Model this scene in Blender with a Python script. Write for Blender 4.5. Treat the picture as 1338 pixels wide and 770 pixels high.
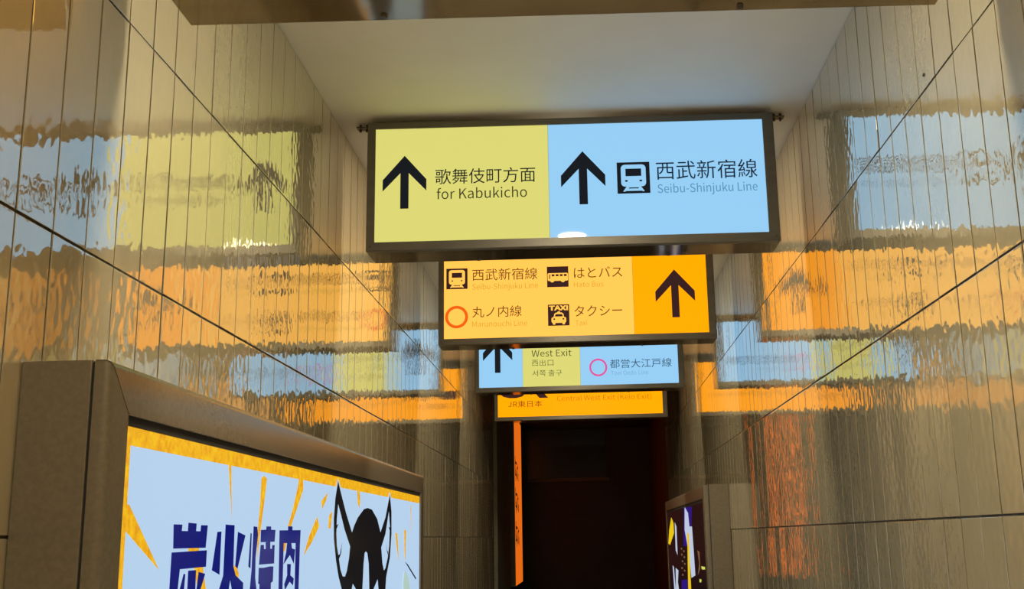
import bpy, bmesh, math, random, os
from mathutils import Matrix, Vector

for _o in list(bpy.data.objects):
    bpy.data.objects.remove(_o, do_unlink=True)
scene = bpy.context.scene
COL = scene.collection
rng = random.Random(7)

# ------------------------------------------------------------------ camera
CAMZ = 1.551                      # camera height above the floor
PITCH, YAW, ROLL, FPX = 0.217161, 0.004791, -0.025601, 1438.0
def camera_axes():
    cp, sp, cy, sy = math.cos(PITCH), math.sin(PITCH), math.cos(YAW), math.sin(YAW)
    f = Vector((-sy*cp, cy*cp, sp)); r = Vector((cy, sy, 0)); u = r.cross(f)
    cr, sr = math.cos(ROLL), math.sin(ROLL)
    return cr*r + sr*u, -sr*r + cr*u, f
_r, _u, _f = camera_axes()
cd = bpy.data.cameras.new('camera'); cam = bpy.data.objects.new('camera', cd); COL.objects.link(cam)
cd.sensor_width = 36.0; cd.sensor_fit = 'HORIZONTAL'; cd.lens = FPX*36.0/1338.0
cd.shift_x = -(751.5-669.0)/1338.0; cd.clip_start = 0.05; cd.clip_end = 100
M = Matrix(((_r.x, _u.x, -_f.x, 0), (_r.y, _u.y, -_f.y, 0), (_r.z, _u.z, -_f.z, CAMZ), (0, 0, 0, 1)))
cam.matrix_world = M
scene.camera = cam

# ------------------------------------------------------------------ world, exposure
w = bpy.data.worlds.new('world'); scene.world = w; w.use_nodes = True
w.node_tree.nodes['Background'].inputs[0].default_value = (1.0, 0.85, 0.65, 1)
w.node_tree.nodes['Background'].inputs[1].default_value = 0.02
scene.view_settings.view_transform = 'Standard'; scene.view_settings.look = 'None'
scene.view_settings.exposure = 0.0; scene.view_settings.gamma = 1.0
scene.view_settings.use_curve_mapping = False
LAMP = 540.0                       # radiance of the round ceiling downlights
LAMP_COL = (1.0, 0.86, 0.61)

# ------------------------------------------------------------------ materials
def lin(c):
    return tuple(((v/255.0)/12.92 if v/255.0 <= 0.04045 else ((v/255.0+0.055)/1.055)**2.4) for v in c)
def mat(name, base, rough=0.5, metal=0.0, emit=None, strength=0.0, ior=1.5, coat=0.0):
    m = bpy.data.materials.new(name); m.use_nodes = True
    b = m.node_tree.nodes['Principled BSDF']
    b.inputs['Base Color'].default_value = (*base, 1); b.inputs['Roughness'].default_value = rough
    b.inputs['Metallic'].default_value = metal; b.inputs['IOR'].default_value = ior
    b.inputs['Coat Weight'].default_value = coat
    if emit:
        b.inputs['Emission Color'].default_value = (*emit, 1); b.inputs['Emission Strength'].default_value = strength
    return m
def nodes(m): return m.node_tree.nodes, m.node_tree.links, m.node_tree.nodes['Principled BSDF']
def noise(N, L, scale, detail=2.0, rough=0.5, vec=None):
    t = N.new('ShaderNodeTexNoise'); t.inputs['Scale'].default_value = scale
    t.inputs['Detail'].default_value = detail; t.inputs['Roughness'].default_value = rough
    if vec is not None: L.new(vec, t.inputs['Vector'])
    return t
def vary(m, c0, c1, scale, detail=3.0, sock='Base Color', stretch=(1, 1, 1)):
    N, L, b = nodes(m); g = N.new('ShaderNodeNewGeometry'); mp = N.new('ShaderNodeMapping')
    mp.inputs['Scale'].default_value = stretch; L.new(g.outputs['Position'], mp.inputs['Vector'])
    t = noise(N, L, scale, detail, 0.6, mp.outputs[0])
    r = N.new('ShaderNodeValToRGB'); r.color_ramp.elements[0].color = (*c0, 1); r.color_ramp.elements[1].color = (*c1, 1)
    r.color_ramp.elements[0].position = 0.35; r.color_ramp.elements[1].position = 0.65
    L.new(t.outputs['Fac'], r.inputs[0]); L.new(r.outputs[0], b.inputs[sock]); return m
def bumped(m, layers):
    N, L, b = nodes(m); g = N.new('ShaderNodeNewGeometry'); prev = None
    for scale, dist, stretch in layers:
        mp = N.new('ShaderNodeMapping'); mp.inputs['Scale'].default_value = stretch
        L.new(g.outputs['Position'], mp.inputs['Vector'])
        t = noise(N, L, scale, 0.0, 0.5, mp.outputs[0]); bp = N.new('ShaderNodeBump')
        bp.inputs['Strength'].default_value = 1.0; bp.inputs['Distance'].default_value = dist
        L.new(t.outputs['Fac'], bp.inputs['Height'])
        if prev: L.new(prev.outputs[0], bp.inputs['Normal'])
        prev = bp
    L.new(prev.outputs[0], b.inputs['Normal']); L.new(prev.outputs[0], b.inputs['Coat Normal']); return m

TILE = mat('glazed_tile', (0.5, 0.42, 0.3), 0.025, 0.30, ior=2.1, coat=0.75)
_tb = TILE.node_tree.nodes['Principled BSDF']; _tb.inputs['Coat IOR'].default_value = 2.0; _tb.inputs['Coat Roughness'].default_value = 0.02
vary(TILE, (0.48, 0.42, 0.275), (0.545, 0.48, 0.32), 2.3)
bumped(TILE, [(6.0, 0.0009, (1, 1, 1)), (42.0, 0.00050, (1, 1, 0.8)), (95.0, 0.00007, (1, 1, 0.7))])
GROUT = mat('dark_grout', (0.035, 0.028, 0.02), 0.9); vary(GROUT, (0.02, 0.016, 0.012), (0.05, 0.04, 0.03), 30)
CEIL = mat('ceiling_paint', (0.80, 0.79, 0.76), 0.55); vary(CEIL, (0.82, 0.82, 0.80), (0.86, 0.86, 0.84), 3)
FLOOR = mat('floor_stone', (0.30, 0.27, 0.23), 0.35); vary(FLOOR, (0.42, 0.38, 0.32), (0.50, 0.46, 0.39), 14)
PLASTER = mat('beige_plaster', (0.45, 0.40, 0.32), 0.7); vary(PLASTER, (0.42, 0.37, 0.30), (0.48, 0.43, 0.35), 5)
DARKWALL = mat('unlit_dark_brown', (0.020, 0.013, 0.010), 0.5); vary(DARKWALL, (0.014, 0.010, 0.008), (0.028, 0.018, 0.013), 4)
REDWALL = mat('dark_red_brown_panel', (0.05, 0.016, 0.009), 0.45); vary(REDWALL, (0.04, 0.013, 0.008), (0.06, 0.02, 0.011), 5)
GREYMETAL = mat('grey_green_metal', (0.25, 0.24, 0.18), 0.4, 0.4); vary(GREYMETAL, (0.22, 0.21, 0.16), (0.28, 0.27, 0.20), 6)
SIGNMETAL = mat('bronze_sign_metal', (0.2, 0.18, 0.14), 0.34, 0.35)
vary(SIGNMETAL, (0.115, 0.105, 0.082), (0.145, 0.13, 0.10), 25, stretch=(0.2, 1, 1))
UNDER = mat('polished_underside', (0.3, 0.24, 0.15), 0.08, 0.85)
vary(UNDER, (0.26, 0.205, 0.12), (0.32, 0.255, 0.15), 12, stretch=(0.3, 1, 1))
SCREW = mat('screw_steel', (0.10, 0.09, 0.08), 0.35, 0.9)
TAUPE = mat('taupe_coated_metal', (0.20, 0.165, 0.125), 0.26, 0.4)
vary(TAUPE, (0.165, 0.145, 0.108), (0.195, 0.17, 0.128), 90)
SEAM = mat('dark_seam', (0.01, 0.009, 0.008), 0.8)
TRIMW = mat('white_lamp_trim', (0.75, 0.74, 0.70), 0.4)
LAMPM = mat('lamp_diffuser', (0.8, 0.8, 0.8), 0.4, emit=LAMP_COL, strength=LAMP)
_pr = {}
YEL, BLU, AMB, ORG = (220, 215, 118), (150, 205, 244), (255, 205, 86), (255, 174, 0)
def printed(c, strength=1.0, rough=0.10, hot=1.0):
    """backlit print of sRGB colour c on acrylic"""
    k = (c, strength, rough, hot)
    if k not in _pr:
        e = lin(c)
        if c in (AMB, ORG): e = (1.25*e[0], e[1], e[2])      # the red of the amber signs is brighter than white
        m = mat('backlit_print_%02x%02x%02x' % c, tuple(0.06*v for v in lin(c)), rough, emit=e, strength=strength*hot)
        m.node_tree.nodes['Principled BSDF'].inputs['Specular IOR Level'].default_value = 0.06
        _pr[k] = m
    return _pr[k]

# ------------------------------------------------------------------ mesh helpers
class MB:
    def __init__(s): s.v = []; s.f = []
    def add(s, vs, fs):
        n = len(s.v); s.v += [tuple(p) for p in vs]; s.f += [tuple(i+n for i in f) for f in fs]; return s
    def box(s, a, b):
        (x0, y0, z0), (x1, y1, z1) = a, b
        return s.add([(x0,y0,z0),(x1,y0,z0),(x1,y1,z0),(x0,y1,z0),(x0,y0,z1),(x1,y0,z1),(x1,y1,z1),(x0,y1,z1)],
                     [(0,3,2,1),(4,5,6,7),(0,1,5,4),(1,2,6,5),(2,3,7,6),(3,0,4,7)])
    def cyl(s, c, axis, r, h, n=20, r2=None):
        """cylinder from c along +axis (0,1,2) by h"""
        r2 = r if r2 is None else r2; vs = []
        for rr, t in ((r, 0.0), (r2, h)):
            for i in range(n):
                a = 2*math.pi*i/n; p = [0, 0, 0]; p[axis] = t
                p[(axis+1) % 3] = rr*math.cos(a); p[(axis+2) % 3] = rr*math.sin(a)
                vs.append((c[0]+p[0], c[1]+p[1], c[2]+p[2]))
        fs = [(i, (i+1) % n, n+(i+1) % n, n+i) for i in range(n)]
        return s.add(vs, fs + [tuple(range(n-1, -1, -1)), tuple(range(n, 2*n))])
    def build(s, name, m, parent=None, loc=(0, 0, 0), smooth=False, bevel=0.0):
        me = bpy.data.meshes.new(name); me.from_pydata(s.v, [], s.f)
        bm = bmesh.new(); bm.from_mesh(me)
        if bevel:
            bmesh.ops.bevel(bm, geom=list(bm.edges), offset=bevel, segments=2, profile=0.5, affect='EDGES')
        bmesh.ops.recalc_face_normals(bm, faces=list(bm.faces)); bm.to_mesh(me); bm.free()
        if smooth:
            for p in me.polygons: p.use_smooth = True
        return link(name, me, m, parent, loc)
def link(name, me, m, parent=None, loc=(0, 0, 0)):
    if m is not None and not me.materials: me.materials.append(m)
    o = bpy.data.objects.new(name, me); COL.objects.link(o); o.location = loc
    if parent: o.parent = parent
    return o
def tag(o, label, cat, group=None):
    o['label'] = label; o['category'] = cat
    if group: o['group'] = group
    return o
def thing(name, label, cat, loc, group=None):
    o = bpy.data.objects.new(name, None); o.empty_display_size = 0.1; COL.objects.link(o); o.location = loc
    return tag(o, label, cat, group)
def struct(o, label=None):
    o['kind'] = 'structure'
    if label: o['label'] = label
    return o

# ------------------------------------------------------------------ the passage
DL, DR = 0.9246, 0.8754          # left and right wall faces
CEILZ = 3.1475; ROW = CEILZ/6
Y0, YE_L, YE_R, YFAR = -3.5, 11.25, 12.0, 17.0
TT = 0.0022
struct(MB().box((-2.2, Y0, -0.12), (2.2, YFAR, 0.0)).build('floor', FLOOR), 'grey stone floor of the narrow passage')
struct(MB().box((-2.2, Y0, CEILZ), (2.2, YE_R, CEILZ+0.15)).build('ceiling', CEIL), 'smooth white painted ceiling above the hanging signs')
wl = struct(MB().box((-DL-TT-0.16, Y0, 0), (-DL-TT, YE_L, CEILZ)).build('wall_left', GROUT), 'left passage wall of tall glossy beige tiles')
wr = struct(MB().box((DR+TT, Y0, 0), (DR+TT+0.16, YE_R, CEILZ)).build('wall_right', GROUT), 'right passage wall of tall glossy beige tiles')
struct(MB().box((-2.2, Y0-0.15, 0), (2.2, Y0, CEILZ)).build('wall_back_bounce', PLASTER), 'plain beige unseen wall added behind the camera to bounce light')  # unseen end wall, added to hold and bounce light in the passage

def tile_rings(wd, ht, t=TT):
    """tile standing in local x (width), z (height); front faces -y at y=0, back at y=t"""
    rings = [(0, t), (0, 0.00030), (0.0008, 0.00004), (0.0040, 0.0)]
    vs = []
    for ins, d in rings:
        a, b = wd/2-ins, ht/2-ins
        vs += [(-a, d, -b), (a, d, -b), (a, d, b), (-a, d, b)]
    fs = []
    for k in range(len(rings)-1):
        for i in range(4):
            j = (i+1) % 4; fs.append((4*k+i, 4*k+j, 4*k+4+j, 4*k+4+i))
    n = 4*(len(rings)-1); fs.append((n, n+1, n+2, n+3)); return vs, fs
def tile_wall(wall, side, joint, pitch, yend):
    """side -1 left (faces +x), +1 right (faces -x)"""
    gap = 0.0054
    vs, fs = tile_rings(pitch-gap, ROW-gap)
    me = bpy.data.meshes.new('tile'); me.from_pydata(vs, [], fs); me.materials.append(TILE)
    X = -DL if side < 0 else DR
    base = Matrix.Rotation(math.pi/2 if side < 0 else -math.pi/2, 4, 'Z')
    rest = MB(); k0 = math.ceil((Y0-joint)/pitch); k1 = int((yend-joint)/pitch); count = 0
    for k in range(k0, k1):
        yc = joint+(k+0.5)*pitch
        for r in range(6):
            zc = (r+0.5)*ROW
            big = 1.05 < yc < 10.3 and r >= 2
            tz = max(-0.011, min(0.011, rng.gauss(0, 0.0055))); tx = max(-0.0035, min(0.0035, rng.gauss(0, 0.0018))); dz = 0.0
            mtx = Matrix.Translation((X+side*dz, yc, zc)) @ Matrix.Rotation(tz, 4, 'Z') @ Matrix.Rotation(tx, 4, 'Y') @ base
            if big and count < 300:
                o = bpy.data.objects.new('tile', me); COL.objects.link(o); o.parent = wall; o.matrix_local = mtx; count += 1
            else:
                rest.add([mtx @ Vector(v) for v in vs], fs)
    o = rest.build('tile_field', TILE, wall); o['kind'] = 'stuff'
tile_wall(wl, -1, 1.7286, 0.1281, YE_L)
tile_wall(wr, +1, 2.112, 0.1308, YE_R)

# the dark concourse beyond the passage
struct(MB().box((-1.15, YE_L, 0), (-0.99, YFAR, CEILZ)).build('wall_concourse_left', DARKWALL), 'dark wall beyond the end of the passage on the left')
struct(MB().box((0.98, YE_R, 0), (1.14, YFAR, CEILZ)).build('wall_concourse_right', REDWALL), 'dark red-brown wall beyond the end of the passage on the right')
struct(MB().box((-1.6, YE_R, CEILZ-0.004), (1.6, YFAR-0.25, CEILZ+0.146)).build('ceiling_concourse', DARKWALL), 'ceiling beyond the end of the passage, coloured dark for lack of light')  # missing light put into a near-black ceiling colour
struct(MB().box((-1.6, YE_R, 0.0), (1.6, YFAR-0.4, 0.004)).build('floor_concourse', DARKWALL), 'floor beyond the end of the passage, coloured dark for lack of light')  # dark sheet over the stone floor, its colour standing in for shade
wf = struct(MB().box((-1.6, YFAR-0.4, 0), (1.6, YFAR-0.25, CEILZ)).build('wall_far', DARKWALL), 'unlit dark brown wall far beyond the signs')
MB().box((-0.86, YFAR-0.46, 2.37), (0.36, YFAR-0.4, 2.41)).build('ledge', mat('ledge_brown', (0.10, 0.07, 0.05), 0.5), wf)
MB().box((-0.86, YFAR-0.42, 2.41), (0.30, YFAR-0.4, 3.14)).build('transom_panel', mat('transom_black', (0.006, 0.006, 0.006), 0.25), wf)
MB().box((0.30, YFAR-0.43, 2.41), (0.345, YFAR-0.4, 3.14)).build('transom_post', DARKWALL, wf)

# grey metal panel and lit orange board on the left, past the passage
g = thing('metal_panel', 'dim grey-green metal panel beside the orange board in the dark opening', 'panel', (-0.99, 11.95, 0))
MB().box((0, 0, 0.02), (0.045, 2.0, 3.1)).build('sheet', GREYMETAL, g, bevel=0.004)
MB().box((0.0, 0.0, 0.0), (0.055, 2.0, 0.02)).build('base_rail', SIGNMETAL, g)
b = thing('wall_board', 'tall glowing orange board with black lettering in the dark opening', 'sign', (-0.955, 14.1, 0.97))
MB().box((-0.035, 0, 0.0), (0.06, 1.45, 2.15)).build('case', SIGNMETAL, b, bevel=0.003)
pb = MB().box((0.06, 0.015, 0.012), (0.066, 1.435, 2.138)).build('face_panel', printed((230, 106, 22)), b)
for zz in (1.32, 0.92, 0.50):
    for (ya, yb, za, zb) in ((0.05,0.12,0.05,0.30),(0.05,0.40,0.20,0.235),(0.16,0.22,-0.02,0.12),(0.05,0.34,0.05,0.08),
                             (0.30,0.38,0.02,0.16),(0.46,0.66,0.16,0.19),(0.52,0.57,0.02,0.22),(0.62,0.70,0.0,0.10)):
        MB().box((0.066, ya, zz+za), (0.0666, yb, zz+zb)).build('lettering_stroke', printed((28, 16, 10)), pb)

# ------------------------------------------------------------------ lettering and pictograms
def load_font():
    try:
        p = os.path.join(bpy.utils.resource_path('LOCAL'), 'datafiles', 'fonts', 'Noto Sans CJK Regular.woff2')
        return bpy.data.fonts.load(p)
    except Exception:
        return None
FONT = load_font()
def text_mesh(s, l, r, bt, tp, y, offset=0.0):
    """s laid into the box l..r, bt..tp of a face at depth y (facing -y)"""
    c = bpy.data.curves.new('lettering', 'FONT'); c.body = s; c.resolution_u = 3; c.offset = offset
    if FONT: c.font = FONT
    o = bpy.data.objects.new('lettering', c); COL.objects.link(o)
    me = bpy.data.meshes.new_from_object(o.evaluated_get(bpy.context.evaluated_depsgraph_get()))
    bpy.data.objects.remove(o); bpy.data.curves.remove(c)
    xs = [v.co.x for v in me.vertices]; ys = [v.co.y for v in me.vertices]
    x0, x1, y0, y1 = min(xs), max(xs), min(ys), max(ys)
    for v in me.vertices:
        v.co = (l+(v.co.x-x0)/(x1-x0)*(r-l), y, bt+(v.co.y-y0)/(y1-y0)*(tp-bt))
    me.materials.clear(); me.name = 'lettering'; return me
def poly_mesh(polys, y):
    q = MB()
    for p in polys: q.add([(u, y, v) for u, v in p], [tuple(range(len(p)))])
    return q
def rrect(l, r, b, t, rad, n=4):
    out = []
    for cx, cy, a0 in ((r-rad, b+rad, -90), (r-rad, t-rad, 0), (l+rad, t-rad, 90), (l+rad, b+rad, 180)):
        for i in range(n+1):
            a = math.radians(a0+90*i/n); out.append((cx+rad*math.cos(a), cy+rad*math.sin(a)))
    return out
def ell(cx, cy, rx, ry, n=24):
    return [(cx+rx*math.cos(2*math.pi*i/n), cy+ry*math.sin(2*math.pi*i/n)) for i in range(n)]
def arrow(l, r, b, t):
    """sign arrow pointing up: head outline + stem"""
    w = r-l; h = t-b; cx = (l+r)/2; sw = w*0.095; a = h*0.455; th = h*0.215
    return [[(cx, t), (r, t-a), (r, t-a-th), (cx+sw, t-h*0.33), (cx+sw, b), (cx-sw, b), (cx-sw, t-h*0.33), (l, t-a-th), (l, t-a)]]
LAY = 0.0004
class Face:
    """prints onto a panel: local u = x, v = height; the front is at depth y"""
    def __init__(s, panel, ox, oz, y, gloss=0.1): s.g = gloss; s.p = panel; s.ox = ox; s.oz = oz; s.y = y
    def text(s, body, box, col, offset=0.0):
        l, r, b, t = box
        me = text_mesh(body, l-s.ox, r-s.ox, b-s.oz, t-s.oz, s.y-LAY, offset); return link('lettering', me, printed(col, 1.0, s.g), s.p)
    def poly(s, name, polys, col, lay=1):
        q = poly_mesh([[(u-s.ox, v-s.oz) for u, v in p] for p in polys], s.y-LAY*lay); return q.build(name, printed(col, 1.0, s.g), s.p)
    def ring(s, box, col, k):
        l, r, b, t = box; cx, cy = (l+r)/2-s.ox, (b+t)/2-s.oz; R = (r-l)/2; n = 40; q = MB()
        o = [(cx+R*math.cos(2*math.pi*i/n), s.y-LAY, cy+R*math.sin(2*math.pi*i/n)) for i in range(n)]
        i_ = [(cx+k*R*math.cos(2*math.pi*i/n), s.y-LAY, cy+k*R*math.sin(2*math.pi*i/n)) for i in range(n)]
        q.add(o+i_, [(a, (a+1) % n, n+(a+1) % n, n+a) for a in range(n)]); return q.build('line_ring', printed(col, 1.0, s.g), s.p)
    def icon(s, name, box, dark, light, shapes):
        """shapes: list of (0 light / 1 dark, polygon in 0..1)"""
        l, r, b, t = box; T = lambda p: [(l+(r-l)*u, b+(t-b)*v) for u, v in p]
        o = s.poly(name, [T([(0,0),(1,0),(1,1),(0,1)])], dark, 1)
        for i, (d, p) in enumerate(shapes):
            s.poly(name+'_detail', [T(p)], dark if d else light, 2+i)
TRAIN = [(0, rrect(0.12, 0.88, 0.22, 0.92, 0.12)),
         (1, [(0.26,0.55),(0.74,0.55),(0.74,0.79),(0.26,0.79)]),
         (1, ell(0.28, 0.40, 0.045, 0.03)), (1, ell(0.72, 0.40, 0.045, 0.03)),
         (0, [(0.30,0.24),(0.70,0.24),(0.83,0.06),(0.17,0.06)]),
         (1, [(0.36,0.185),(0.64,0.185),(0.66,0.15),(0.34,0.15)]),
         (1, [(0.24,0.075),(0.76,0.075),(0.74,0.045),(0.26,0.045)])]
BUS = [(0, rrect(0.03, 0.98, 0.30, 0.68, 0.06)),
       (1, [(0.09,0.40),(0.14,0.40),(0.16,0.62),(0.12,0.62)])] + \
      [(1, [(0.22+0.19*i,0.52),(0.35+0.19*i,0.52),(0.35+0.19*i,0.62),(0.22+0.19*i,0.62)]) for i in range(4)] + \
      [(0, ell(0.24, 0.30, 0.09, 0.075)), (0, ell(0.74, 0.30, 0.09, 0.075))]
TAXI = [(0, [(0.24,0.30),(0.30,0.56),(0.36,0.61),(0.44,0.62),(0.46,0.67),(0.56,0.67),(0.58,0.62),(0.66,0.61),(0.72,0.56),(0.78,0.30)]),
        (0, rrect(0.16, 0.85, 0.13, 0.40, 0.08)),
        (1, [(0.32,0.43),(0.70,0.43),(0.66,0.54),(0.36,0.54)]),
        (1, ell(0.29, 0.31, 0.045, 0.04)), (1, ell(0.72, 0.31, 0.045, 0.04)),
        (0, rrect(0.22, 0.34, 0.05, 0.20, 0.03)), (0, rrect(0.67, 0.79, 0.05, 0.20, 0.03))]

# ------------------------------------------------------------------ hanging light-box signs
SX0, SX1, SZ0, SZ1, SD = -0.797, 0.754, 1.062, 1.571, 0.183     # outer box (x, height above the camera, depth)
FX0, FX1, FZ0, FZ1 = -0.766, 0.712, 1.096, 1.545                # lit opening
SCX = (SX0+SX1)/2
def hanging_sign(yf, label, panels, gloss=0.03, dz=0.0, hot=1.0):
    """panels: list of (x0, x1, colour); returns the Face of each panel"""
    t = thing('hanging_sign', label, 'sign', (SCX, yf, CAMZ+SZ0+dz), 'light-box signs hung in a row from the passage ceiling')
    X = lambda v: v-SCX
    Z = lambda v: v-SZ0
    # housing: sides, top, back, and a polished underside plate
    h = MB(); x0, x1, z1 = X(SX0)+0.0015, X(SX1)-0.0015, Z(SZ1)-0.0015
    h.box((x0, 0.028, 0.003), (x0+0.004, SD, z1)).box((x1-0.004, 0.028, 0.003), (x1, SD, z1))
    h.box((x0, 0.028, z1-0.004), (x1, SD, z1)).box((x0, SD-0.004, 0.003), (x1, SD, z1))
    h.build('housing', SIGNMETAL, t)
    u = MB().box((x0, 0.0285, 0.0), (x1, SD, 0.004)).build('underside_plate', UNDER, t)
    for sx in (-0.39, 0.345):
        MB().cyl((X(sx), SD-0.02, -0.005), 2, 0.0065, 0.005, 12, 0.008).build('screw', SCREW, u)
    # frame of four mitred bars round the lit face
    o = [(X(SX0), 0), (X(SX1), 0), (X(SX1), Z(SZ1)), (X(SX0), Z(SZ1))]
    n = [(X(FX0), Z(FZ0)), (X(FX1), Z(FZ0)), (X(FX1), Z(FZ1)), (X(FX0), Z(FZ1))]
    for i in range(4):
        j = (i+1) % 4; a, b_, c, d = o[i], o[j], n[j], n[i]; q = MB(); cc = 0.003
        def toward(p, r_, k): 
            dx, dz = r_[0]-p[0], r_[1]-p[1]; return (p[0]+(cc if dx > 0 else -cc), p[1]+(cc if dz > 0 else -cc))
        a2, b2 = toward(a, d, cc), toward(b_, c, cc)
        rows = [(a, b_, 0.028), (a, b_, cc), (a2, b2, 0.0), (d, c, 0.0), (d, c, 0.010)]
        vs = []
        for p, r_, y in rows: vs += [(p[0], y, p[1]), (r_[0], y, r_[1])]
        q.add(vs, [(2*k, 2*k+1, 2*k+3, 2*k+2) for k in range(4)] + [(0, 2, 4, 6, 8), (9, 7, 5, 3, 1), (8, 9, 1, 0)])
        q.build('frame_bar', SIGNMETAL, t)
    for sx in (SX0+0.016, SX1-0.016):
        MB().cyl((X(sx), -0.0015, 0.017), 1, 0.0042, 0.003, 12).build('frame_screw', SCREW, t)
    # hanger brackets at both upper corners
    for s_, sx in ((-1, SX0), (1, SX1)):
        q = MB(); e = X(sx)
        xa, xb = sorted((e, e+s_*0.058))
        q.box((xa, 0.070, Z(1.579)), (xb, 0.105, Z(1.584))).box((xa, 0.070, Z(1.556)), (xa+0.004 if s_ > 0 else xb, 0.105, Z(1.584))) if s_ > 0 else \
            q.box((xa, 0.070, Z(1.579)), (xb, 0.105, Z(1.584))).box((xb-0.004, 0.070, Z(1.556)), (xb, 0.105, Z(1.584)))
        br = q.build('hanger_bracket', SIGNMETAL, t)
        for k in (0.020, 0.045):
            MB().cyl((e+s_*k, 0.088, Z(1.568)), 2, 0.005, CEILZ-CAMZ-1.568-dz, 10).build('hanger_bolt', SCREW, br)
    faces = []
    for i, (px0, px1, col) in enumerate(panels):
        p = MB().box((X(px0), 0.006, Z(FZ0)), (X(px1), 0.010, Z(FZ1))).build('face_panel', printed(col, 1.0, gloss, hot), t)
        faces.append(Face(p, SCX, SZ0, 0.006, gloss))
    return faces
INK, BRN = (24, 27, 32), (56, 32, 32)
SIGN_Y = [1.928, 3.97, 6.03, 8.09, 9.85]
hanging_sign(SIGN_Y[0], 'nearest hanging sign overhead, showing only its brown metal underside', [(FX0, 0.297, AMB), (0.2985, FX1, ORG)], hot=4.5)

f0, f1 = hanging_sign(SIGN_Y[1], 'yellow and pale blue hanging sign reading for Kabukicho and Seibu-Shinjuku Line', [(FX0, -0.1085, YEL), (-0.1075, FX1, BLU)])
f0.poly('arrow', arrow(-0.7378, -0.5718, 1.2261, 1.4364), INK)
f0.text('歌舞伎町方面', (-0.5386, -0.1585, 1.3185, 1.3795), INK)
f0.text('for Kabukicho', (-0.5327, -0.1911, 1.2592, 1.3041), (52, 56, 32))
f1.poly('arrow', arrow(-0.0617, 0.1064, 1.2243, 1.4353), INK)
f1.icon('train_pictogram', (0.151, 0.2751, 1.262, 1.3861), INK, BLU, TRAIN)
f1.text('西武新宿線', (0.2996, 0.6826, 1.313, 1.3868), (22, 40, 60))
f1.text('Seibu-Shinjuku Line', (0.3024, 0.68, 1.2500, 1.2973), (84, 142, 180))

f0, f1 = hanging_sign(SIGN_Y[2], 'amber hanging sign with taxi and bus pictograms and a red ring', [(FX0, 0.297, AMB), (0.2985, FX1, ORG)], 0.5)
BR2, BR3 = (104, 68, 22), (205, 163, 44)
f0.icon('train_pictogram', (-0.7529, -0.6332, 1.3809, 1.5002), BRN, AMB, TRAIN)
f0.text('西武新宿線', (-0.6066, -0.2394, 1.4261, 1.4946), BR2)
f0.text('Seibu-Shinjuku Line', (-0.6069, -0.2365, 1.3650, 1.4097), BR3)
f0.ring((-0.7599, -0.6312, 1.1560, 1.2850), (246, 96, 18), 0.745)
f0.text('丸ノ内線', (-0.6077, -0.3308, 1.2148, 1.2788), BR2)
f0.text('Marunouchi Line', (-0.608, -0.3004, 1.161, 1.1947), BR3)
f0.icon('bus_pictogram', (-0.185, -0.0643, 1.3775, 1.4966), BRN, AMB, BUS)
f0.text('はとバス', (-0.033, 0.2395, 1.4268, 1.4891), BR2)
f0.text('Hato Bus', (-0.0348, 0.1326, 1.3739, 1.4028), BR3)
f0.icon('taxi_pictogram', (-0.184, -0.0643, 1.1562, 1.2771), BRN, AMB, TAXI)
tx = f0.text('TAXI', (-0.178, -0.071, 1.2430, 1.2710), AMB, 0.018)
for v in tx.data.vertices: v.co.y -= 0.0006
f0.text('タクシー', (-0.0356, 0.2319, 1.2054, 1.2674), BR2)
f0.text('Taxi', (-0.0315, 0.0338, 1.154, 1.1854), BR3)
f1.poly('arrow', arrow(0.4212, 0.6426, 1.186, 1.4616), BRN)

f0, f1, f2 = hanging_sign(SIGN_Y[3], 'pale blue hanging sign with a yellow panel reading West Exit and a pink ring', [(FX0, -0.4426, BLU), (-0.4416, -0.0148, YEL), (-0.0138, FX1, BLU)], 0.5)
f0.poly('arrow', arrow(-0.7371, -0.5187, 1.2064, 1.4830), INK)
f1.text('West Exit', (-0.3744, -0.0772, 1.3188, 1.3716), (78, 78, 42))
for gl, ga, gb in (('西', -0.3732, -0.3272), ('出', -0.3165, -0.2715), ('口', -0.2560, -0.2131)):
    f1.text(gl, (ga, gb, 1.2499, 1.2959 if gl != '口' else 1.2920), (104, 106, 52))
f1.text('서쪽 출구', (-0.372, -0.1514, 1.1722, 1.2188), (104, 106, 52))
f2.ring((0.0524, 0.1855, 1.1605, 1.2940), (226, 84, 158), 0.79)
f2.text('都営大江戸線', (0.2059, 0.6643, 1.2183, 1.2847), (48, 84, 112))
f2.text('Toei Oedo Line', (0.2118, 0.4888, 1.1658, 1.2), (122, 172, 212))

f0, = hanging_sign(SIGN_Y[4], 'farthest hanging sign, plain orange, reading Central West Exit (Keio Exit)', [(FX0, FX1, ORG)], 0.5, -0.03)
f0.poly('company_mark', [[(-0.742, 1.300), (-0.715, 1.278), (-0.66, 1.265), (-0.60, 1.265), (-0.545, 1.278), (-0.517, 1.305),
        (-0.517, 1.467), (-0.585, 1.467), (-0.585, 1.346), (-0.742, 1.346)],
        [(-0.517, 1.411), (-0.40, 1.411), (-0.385, 1.426), (-0.385, 1.452), (-0.40, 1.467), (-0.517, 1.467), (-0.517, 1.522), (-0.37, 1.522), (-0.32, 1.487),
         (-0.32, 1.391), (-0.37, 1.361), (-0.40, 1.356), (-0.312, 1.261), (-0.392, 1.261), (-0.475, 1.356), (-0.517, 1.356)]], BRN)
f0.text('JR東日本', (-0.674, -0.3685, 1.182, 1.2395), (112, 56, 14))
f0.text('Central West Exit (Keio Exit)', (-0.2335, 0.615, 1.218, 1.280), (190, 122, 6))

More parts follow.
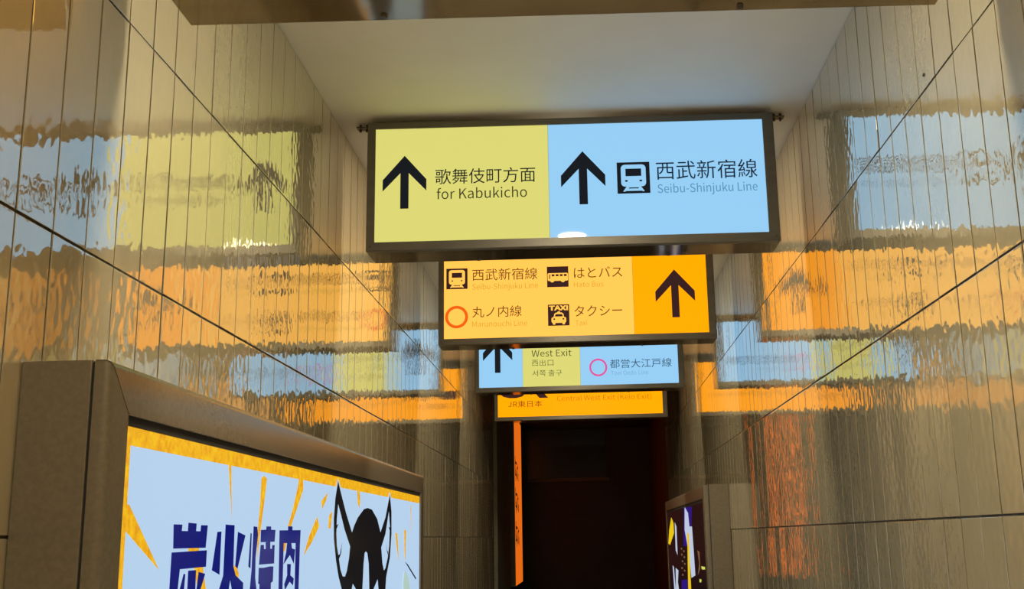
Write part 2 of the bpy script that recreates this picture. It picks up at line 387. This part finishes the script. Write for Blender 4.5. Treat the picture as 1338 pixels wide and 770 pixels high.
# ------------------------------------------------------------------ round downlights, one behind each sign
for i, (yy, lab) in enumerate(((-1.915, 'round recessed ceiling downlight farthest behind the camera'),
                               (0.145, 'round recessed ceiling downlight straight above the camera'),
                               (2.205, 'round recessed ceiling downlight mirrored in the blue sign face'),
                               (4.265, 'round recessed ceiling downlight behind the yellow and blue sign'),
                               (6.325, 'round recessed ceiling downlight behind the amber taxi sign'),
                               (8.385, 'round recessed ceiling downlight behind the West Exit sign'))):
    t = thing('ceiling_downlight', lab, 'lamp', (-0.035, yy, CEILZ-0.006), 'round downlights along the passage ceiling')
    q = MB(); n = 32
    def ring(r, z): return [(r*math.cos(2*math.pi*k/n), r*math.sin(2*math.pi*k/n), z) for k in range(n)]
    q.add(ring(0.088, 0.006)+ring(0.086, 0.001)+ring(0.080, 0.0)+ring(0.074, 0.005),
          [(a*n+k, a*n+(k+1) % n, (a+1)*n+(k+1) % n, (a+1)*n+k) for a in range(3) for k in range(n)])
    q.build('trim_ring', TRIMW, t, smooth=True)
    q = MB(); prof = ((0.075, 0.0045), (0.0745, 0.002), (0.070, 0.001), (0.058, 0.0), (0.030, 0.0))
    q.add(sum((ring(rr, zz) for rr, zz in prof), []), [(a*n+k, a*n+(k+1) % n, (a+1)*n+(k+1) % n, (a+1)*n+k) for a in range(4) for k in range(n)]
          + [tuple(range(n-1, -1, -1)), tuple(4*n+k for k in range(n))])
    q.build('diffuser', LAMPM, t, smooth=True)

# ------------------------------------------------------------------ poster light boxes on the side walls
def poster_box(side, ya, yb, ztop, zbot, label, sheetcol, pdepth, fdepth, seam, strength=1.0):
    """side -1: on the left wall, +1: on the right wall; depths are distances from the wall"""
    X0 = -DL if side < 0 else DR
    P = lambda n, y, z: (-side*n, y-ya, z-zbot)
    t = thing('poster_light_box', label, 'light box', (X0, ya, zbot), 'framed poster light boxes on the passage walls')
    def bx(q, n0, n1, y0, y1, z0, z1):
        a, b_ = P(n0, y0, z0), P(n1, y1, z1)
        return q.box((min(a[0], b_[0]), a[1], a[2]), (max(a[0], b_[0]), b_[1], b_[2]))
    e = 0.0
    bx(MB(), 0.002, seam-0.004, ya+e, yb-e, zbot+e, ztop-e).build('housing', TAUPE, t, bevel=0.0015)
    bx(MB(), seam-0.004, seam, ya+0.004, yb-0.004, zbot+0.004, ztop-0.004).build('seam_gasket', SEAM, t)
    # profile of the frame: (inset from the outer edge, distance from the wall)
    pr = [(0.004, seam), (0.0, seam+0.001), (0.0, fdepth-0.014), (0.0008, fdepth-0.0085), (0.003, fdepth-0.004), (0.0075, fdepth-0.001), (0.013, fdepth),
          (0.0815, fdepth-0.0005), (0.083, fdepth-0.002), (0.083, seam)]
    cor = [(ya, zbot, 1, 1), (yb, zbot, -1, 1), (yb, ztop, -1, -1), (ya, ztop, 1, -1)]
    for i in range(4):
        c0, c1 = cor[i], cor[(i+1) % 4]; q = MB(); m = len(pr); vs = []
        dy = (1 if c1[0] > c0[0] else -1 if c1[0] < c0[0] else 0)*0.0018; dz = (1 if c1[1] > c0[1] else -1 if c1[1] < c0[1] else 0)*0.0018
        for (cy, cz, sy, sz), k in ((c0, 1), (c1, -1)):
            for ins, d in pr: vs.append(P(d, cy+sy*ins+k*dy, cz+sz*ins+k*dz))
        q.add(vs, [(k, (k+1) % m, m+(k+1) % m, m+k) for k in range(m)] + [tuple(range(m-1, -1, -1)), tuple(range(m, 2*m))])
        o = q.build('frame_bar', TAUPE, t)
        for p in o.data.polygons: p.use_smooth = len(p.vertices) == 4
        o.data.set_sharp_from_angle(angle=math.radians(40))
    sh = bx(MB(), pdepth-0.006, pdepth, ya+0.074, yb-0.074, zbot+0.074, ztop-0.074).build('poster', printed(sheetcol, strength, 0.35), t)
    bx(MB(), pdepth, pdepth+0.0015, ya+0.0835, yb-0.0835, ztop-0.100, ztop-0.083).build('gasket', SEAM, t)
    return t, sh, P
def print_on(sh, P, pd, name, pts, m, lay):
    q = MB(); q.add([P(pd+0.0003*lay, y, z) for y, z in pts], [tuple(range(len(pts)))])
    return q.build(name, m, sh)
POSTERS = [[["yellow",[[1.889,0.076],[1.913,0.073],[2.064,-0.04],[1.896,0.032]]],["yellow",[[2.432,0.181],[2.452,0.182],[2.472,0.056]]],["yellow",[[2.686,0.158],[2.706,0.166],[2.734,0.16],[2.721,0.114],[2.702,0.059],[2.683,0.0],[2.673,-0.038],[2.671,0.03],[2.683,0.098]]],["yellow",[[3.043,0.179],[3.084,0.18],[3.092,0.15],[3.03,0.097],[2.972,0.047],[2.94,0.047],[2.978,0.085],[3.025,0.147]]],["yellow",[[3.257,0.078],[3.286,0.05],[3.203,0.005],[3.112,-0.032],[3.165,0.02]]],["yellow",[[3.389,0.153],[3.365,0.128],[3.319,0.1],[3.304,0.123]]],["yellow",[[3.451,0.099],[3.434,0.045],[3.4,0.046],[3.408,0.082]]],["yellow",[[3.811,0.205],[3.857,0.202],[3.876,0.14],[3.864,0.117],[3.834,0.132]]],["yellow",[[4.598,0.037],[4.65,0.033],[4.668,-0.014],[4.692,-0.081],[4.627,-0.013]]],["yellow",[[4.819,0.051],[4.875,0.047],[4.867,-0.015],[4.865,-0.085],[4.835,-0.05]]],["yellow",[[4.985,0.157],[5.009,0.157],[5.015,0.02]]],["yellow",[[2.206,-0.0],[2.271,0.0],[2.27,-0.009],[2.211,-0.009]]],["yellow",[[2.247,-0.039],[2.299,-0.038],[2.303,-0.051],[2.328,-0.093],[2.278,-0.091]]],["yellow",[[2.494,-0.041],[2.521,-0.046],[2.539,-0.062],[2.533,-0.074],[2.506,-0.061]]],["yellow",[[2.897,0.005],[2.931,0.005],[2.918,-0.017],[2.902,-0.017]]],["navy",[[2.121,0.043],[2.168,0.043],[2.166,0.031],[2.199,0.031],[2.2,0.047],[2.247,0.046],[2.246,0.031],[2.271,0.031],[2.273,0.043],[2.314,0.043],[2.307,-0.002],[2.125,-0.002]]],["navy",[[2.118,-0.009],[2.315,-0.007],[2.314,-0.04],[2.166,-0.041],[2.16,-0.077],[2.155,-0.153],[2.11,-0.149],[2.116,-0.075]]],["navy",[[2.187,-0.05],[2.197,-0.051],[2.194,-0.079],[2.17,-0.099],[2.156,-0.093],[2.17,-0.078]]],["navy",[[2.211,-0.045],[2.256,-0.045],[2.257,-0.082],[2.273,-0.114],[2.319,-0.156],[2.267,-0.152],[2.242,-0.122],[2.225,-0.149],[2.173,-0.145],[2.212,-0.101],[2.211,-0.08]]],["navy",[[2.271,-0.049],[2.311,-0.054],[2.288,-0.083],[2.274,-0.1],[2.259,-0.094],[2.263,-0.082]]],["navy",[[2.375,0.03],[2.402,0.031],[2.401,-0.059],[2.35,-0.048]]],["navy",[[2.427,0.046],[2.49,0.045],[2.493,-0.044],[2.512,-0.064],[2.569,-0.082],[2.57,-0.101],[2.587,-0.138],[2.629,-0.18],[2.563,-0.18],[2.511,-0.128],[2.474,-0.073],[2.455,-0.125],[2.415,-0.169],[2.35,-0.159],[2.391,-0.111],[2.402,-0.088],[2.425,-0.061]]],["navy",[[2.515,0.031],[2.572,0.023],[2.523,-0.05],[2.505,-0.044]]],["navy",[[2.61,0.029],[2.62,0.027],[2.62,-0.052],[2.602,-0.047]]],["navy",[[2.632,0.044],[2.662,0.043],[2.671,0.024],[2.657,-0.028],[2.66,-0.074],[2.673,-0.1],[2.68,-0.189],[2.62,-0.185],[2.62,-0.098],[2.628,-0.056]]],["navy",[[2.692,0.036],[2.736,0.037],[2.738,0.045],[2.779,0.045],[2.78,0.037],[2.819,0.037],[2.815,0.008],[2.693,0.007]]],["navy",[[2.694,0.001],[2.722,0.001],[2.724,-0.009],[2.738,-0.009],[2.735,0.007],[2.776,0.008],[2.778,-0.009],[2.792,-0.009],[2.793,0.0],[2.816,0.0],[2.816,-0.045],[2.686,-0.045]]],["navy",[[2.685,-0.052],[2.724,-0.053],[2.783,-0.051],[2.811,-0.052],[2.81,-0.088],[2.793,-0.091],[2.8,-0.193],[2.704,-0.185],[2.695,-0.09],[2.685,-0.089]]],["navy",[[2.855,0.036],[3.067,0.038],[3.065,0.003],[2.899,0.004],[2.901,-0.11],[2.906,-0.207],[2.868,-0.204],[2.863,-0.109]]],["navy",[[2.936,0.047],[2.981,0.047],[2.982,0.034],[2.937,0.034]]],["navy",[[3.017,0.005],[3.064,0.005],[3.062,-0.118],[3.061,-0.219],[3.019,-0.216],[3.02,-0.116]]],["navy",[[2.931,0.005],[2.973,0.005],[2.982,-0.01],[3.014,-0.013],[3.006,-0.051],[2.962,-0.027],[2.901,-0.05],[2.924,-0.02]]],["navy",[[2.937,-0.049],[2.975,-0.05],[2.974,-0.079],[3.009,-0.088],[3.003,-0.106],[2.967,-0.095],[2.923,-0.115],[2.915,-0.099],[2.941,-0.078]]],["sheet",[[3.514,0.2],[3.568,0.165],[3.482,0.161]]],["sheet",[[4.451,0.197],[4.498,0.158],[4.403,0.155]]],["black",[[3.515,0.193],[3.55,0.164],[3.641,0.096],[3.739,0.034],[3.773,0.057],[3.832,0.085],[3.933,0.115],[3.999,0.121],[4.083,0.117],[4.188,0.085],[4.258,0.037],[4.358,0.094],[4.451,0.186],[4.493,0.119],[4.499,0.032],[4.467,-0.061],[4.39,-0.132],[4.377,-0.176],[4.369,-0.303],[4.251,-0.374],[3.844,-0.336],[3.673,-0.251],[3.597,-0.141],[3.55,-0.103],[3.508,-0.052],[3.472,0.015],[3.466,0.074],[3.481,0.138]]],["sheet",[[3.522,0.121],[3.564,0.09],[3.623,0.043],[3.713,-0.011],[3.7,-0.047],[3.669,-0.089],[3.642,-0.105],[3.608,-0.103],[3.574,-0.081],[3.551,-0.049],[3.516,-0.007],[3.506,0.029],[3.508,0.075]]],["sheet",[[4.432,0.118],[4.46,0.061],[4.448,-0.014],[4.417,-0.06],[4.371,-0.098],[4.34,-0.106],[4.307,-0.08],[4.277,-0.019],[4.362,0.031]]],["sheet",[[3.979,-0.03],[4.007,-0.037],[4.034,-0.074],[4.052,-0.162],[4.061,-0.28],[3.939,-0.271],[3.929,-0.156],[3.943,-0.071],[3.958,-0.036]]],["sheet",[[3.766,-0.132],[3.816,-0.151],[3.858,-0.217],[3.771,-0.192],[3.751,-0.148]]],["sheet",[[4.21,-0.134],[4.23,-0.17],[4.21,-0.217],[4.125,-0.233],[4.134,-0.165]]],["black",[[3.497,0.054],[3.53,0.06],[3.507,0.044]]],["black",[[3.533,-0.037],[3.561,-0.033],[3.589,0.004],[3.578,-0.031],[3.545,-0.051]]],["black",[[4.46,0.055],[4.426,0.06],[4.464,0.04]]],["black",[[4.422,-0.037],[4.402,-0.031],[4.374,0.0],[4.396,-0.034],[4.42,-0.051]]],["black",[[4.833,-0.083],[4.913,-0.097],[5.159,-0.164],[5.142,-0.169],[4.976,-0.124]]],["green",[[4.834,-0.117],[4.937,-0.157],[5.047,-0.289],[4.804,-0.274],[4.798,-0.165]]]],[["blue",[[8.646,0.2],[7.986,0.192],[8.197,-0.088],[8.832,-0.087]]],["blue",[[9.137,-0.354],[8.59,-0.334],[8.647,-0.442],[9.2,-0.469]]],["white",[[8.568,0.205],[8.304,0.155],[8.244,0.056],[8.044,0.055],[7.999,-0.11],[7.961,-0.282],[8.272,-0.31],[8.388,-0.138],[8.659,0.035]]],["yellow",[[8.452,0.009],[8.297,0.008],[8.343,-0.186],[8.332,-0.426],[8.588,-0.439]]],["yellow",[[9.956,0.153],[9.731,0.099],[9.723,0.013],[10.243,-0.09],[10.449,-0.077],[10.268,0.045]]],["white",[[9.595,0.104],[9.433,0.067],[9.434,-0.03],[9.441,-0.167],[9.617,-0.128]]],["white",[[10.039,-0.264],[9.889,-0.275],[9.861,-0.359],[9.752,-0.496],[9.945,-0.505]]],["white",[[9.702,-0.277],[9.422,-0.29],[9.53,-0.389],[9.406,-0.479],[9.79,-0.498]]],["beige",[[9.081,-0.102],[8.952,-0.104],[8.959,-0.117],[9.089,-0.117]]],["beige",[[8.866,-0.119],[8.743,-0.121],[8.75,-0.133],[8.873,-0.134]]],["beige",[[9.073,-0.148],[8.945,-0.149],[8.952,-0.162],[9.081,-0.163]]],["beige",[[8.843,-0.164],[8.721,-0.165],[8.728,-0.178],[8.851,-0.179]]],["beige",[[9.037,-0.2],[8.909,-0.2],[8.916,-0.213],[9.045,-0.215]]],["beige",[[8.824,-0.215],[8.703,-0.215],[8.71,-0.228],[8.832,-0.229]]],["beige",[[9.099,-0.254],[8.97,-0.253],[8.977,-0.267],[9.107,-0.269]]],["beige",[[8.868,-0.267],[8.745,-0.267],[8.752,-0.279],[8.876,-0.282]]],["beige",[[9.062,-0.306],[8.934,-0.304],[8.941,-0.317],[9.07,-0.32]]],["beige",[[7.727,-0.107],[7.58,-0.116],[7.589,-0.226],[7.776,-0.276],[7.642,-0.194]]],["lime",[[7.513,-0.208],[7.275,-0.207],[7.283,-0.223],[7.479,-0.228]]],["lime",[[7.669,-0.295],[7.533,-0.295],[7.577,-0.315],[7.68,-0.317]]]]]
ZB = 0.42
ZT = CAMZ+0.306
t, sh, P = poster_box(-1, 1.787, 5.345, ZT, ZB, 'large taupe-framed light box with a white barbecue poster on the left wall', (178, 206, 234), 0.1416, 0.1500, 0.1216)
YELM = mat('poster_yellow', (0.03, 0.02, 0.0), 0.35, emit=lin((235, 175, 15)), strength=1.0)
vary(YELM, lin((222, 148, 10)), lin((244, 192, 22)), 50, sock='Emission Color')
# gold border along the top and the near side of the sheet
ia, iz = 1.787+0.074, ZT-0.100
print_on(sh, P, 0.1416, 'gold_border', [(ia, iz), (5.26, iz), (5.26, iz-0.032), (ia, iz-0.032)], YELM, 1)
print_on(sh, P, 0.1416, 'gold_border', [(ia, iz-0.032), (1.903, iz-0.032), (1.910, ZB+0.08), (ia, ZB+0.08)], YELM, 1)
LC = {'yellow': YELM, 'navy': printed((10, 22, 112)), 'black': printed((22, 22, 24)), 'sheet': printed((178, 206, 234), 1.0, 0.35), 'green': printed((176, 200, 190))}
LN = {'yellow': 'gold_streak', 'navy': 'lettering_stroke', 'black': 'winged_emblem', 'sheet': 'emblem_gap', 'green': 'print_patch'}
for k, (c, pts) in enumerate(POSTERS[0]):
    print_on(sh, P, 0.1416, LN[c], [(y, z+CAMZ) for y, z in pts], LC[c], 2 if c == 'yellow' else 3+k*0.15)

RK = 0.72/0.745
t, sh, P = poster_box(+1, 6.83, 10.2, CAMZ+0.296, 0.42, 'taupe-framed light box with a dark poster low on the right wall', (18, 10, 16), 0.1470, 0.1550, 0.1260)
RC = {'blue': (44, 22, 120), 'white': (188, 198, 220), 'yellow': (232, 196, 24), 'beige': (120, 88, 62), 'lime': (206, 214, 90)}
RN = {'blue': 'blue_patch', 'white': 'white_shape', 'yellow': 'yellow_splash', 'beige': 'beige_fleck', 'lime': 'lime_fleck'}
for k, (c, pts) in enumerate(POSTERS[1]):
    print_on(sh, P, 0.1470, RN[c], [(min(y*RK, 10.11), z*RK+CAMZ) for y, z in pts], printed(RC[c]), 1+k*0.15)

# little screw in a tile of the right wall
tag(MB().cyl((DR-0.004, 2.579, CAMZ+1.1077), 0, 0.004, 0.008, 12, 0.005).build('wall_screw', SCREW), 'tiny dark screw in a tile high on the right wall', 'screw')
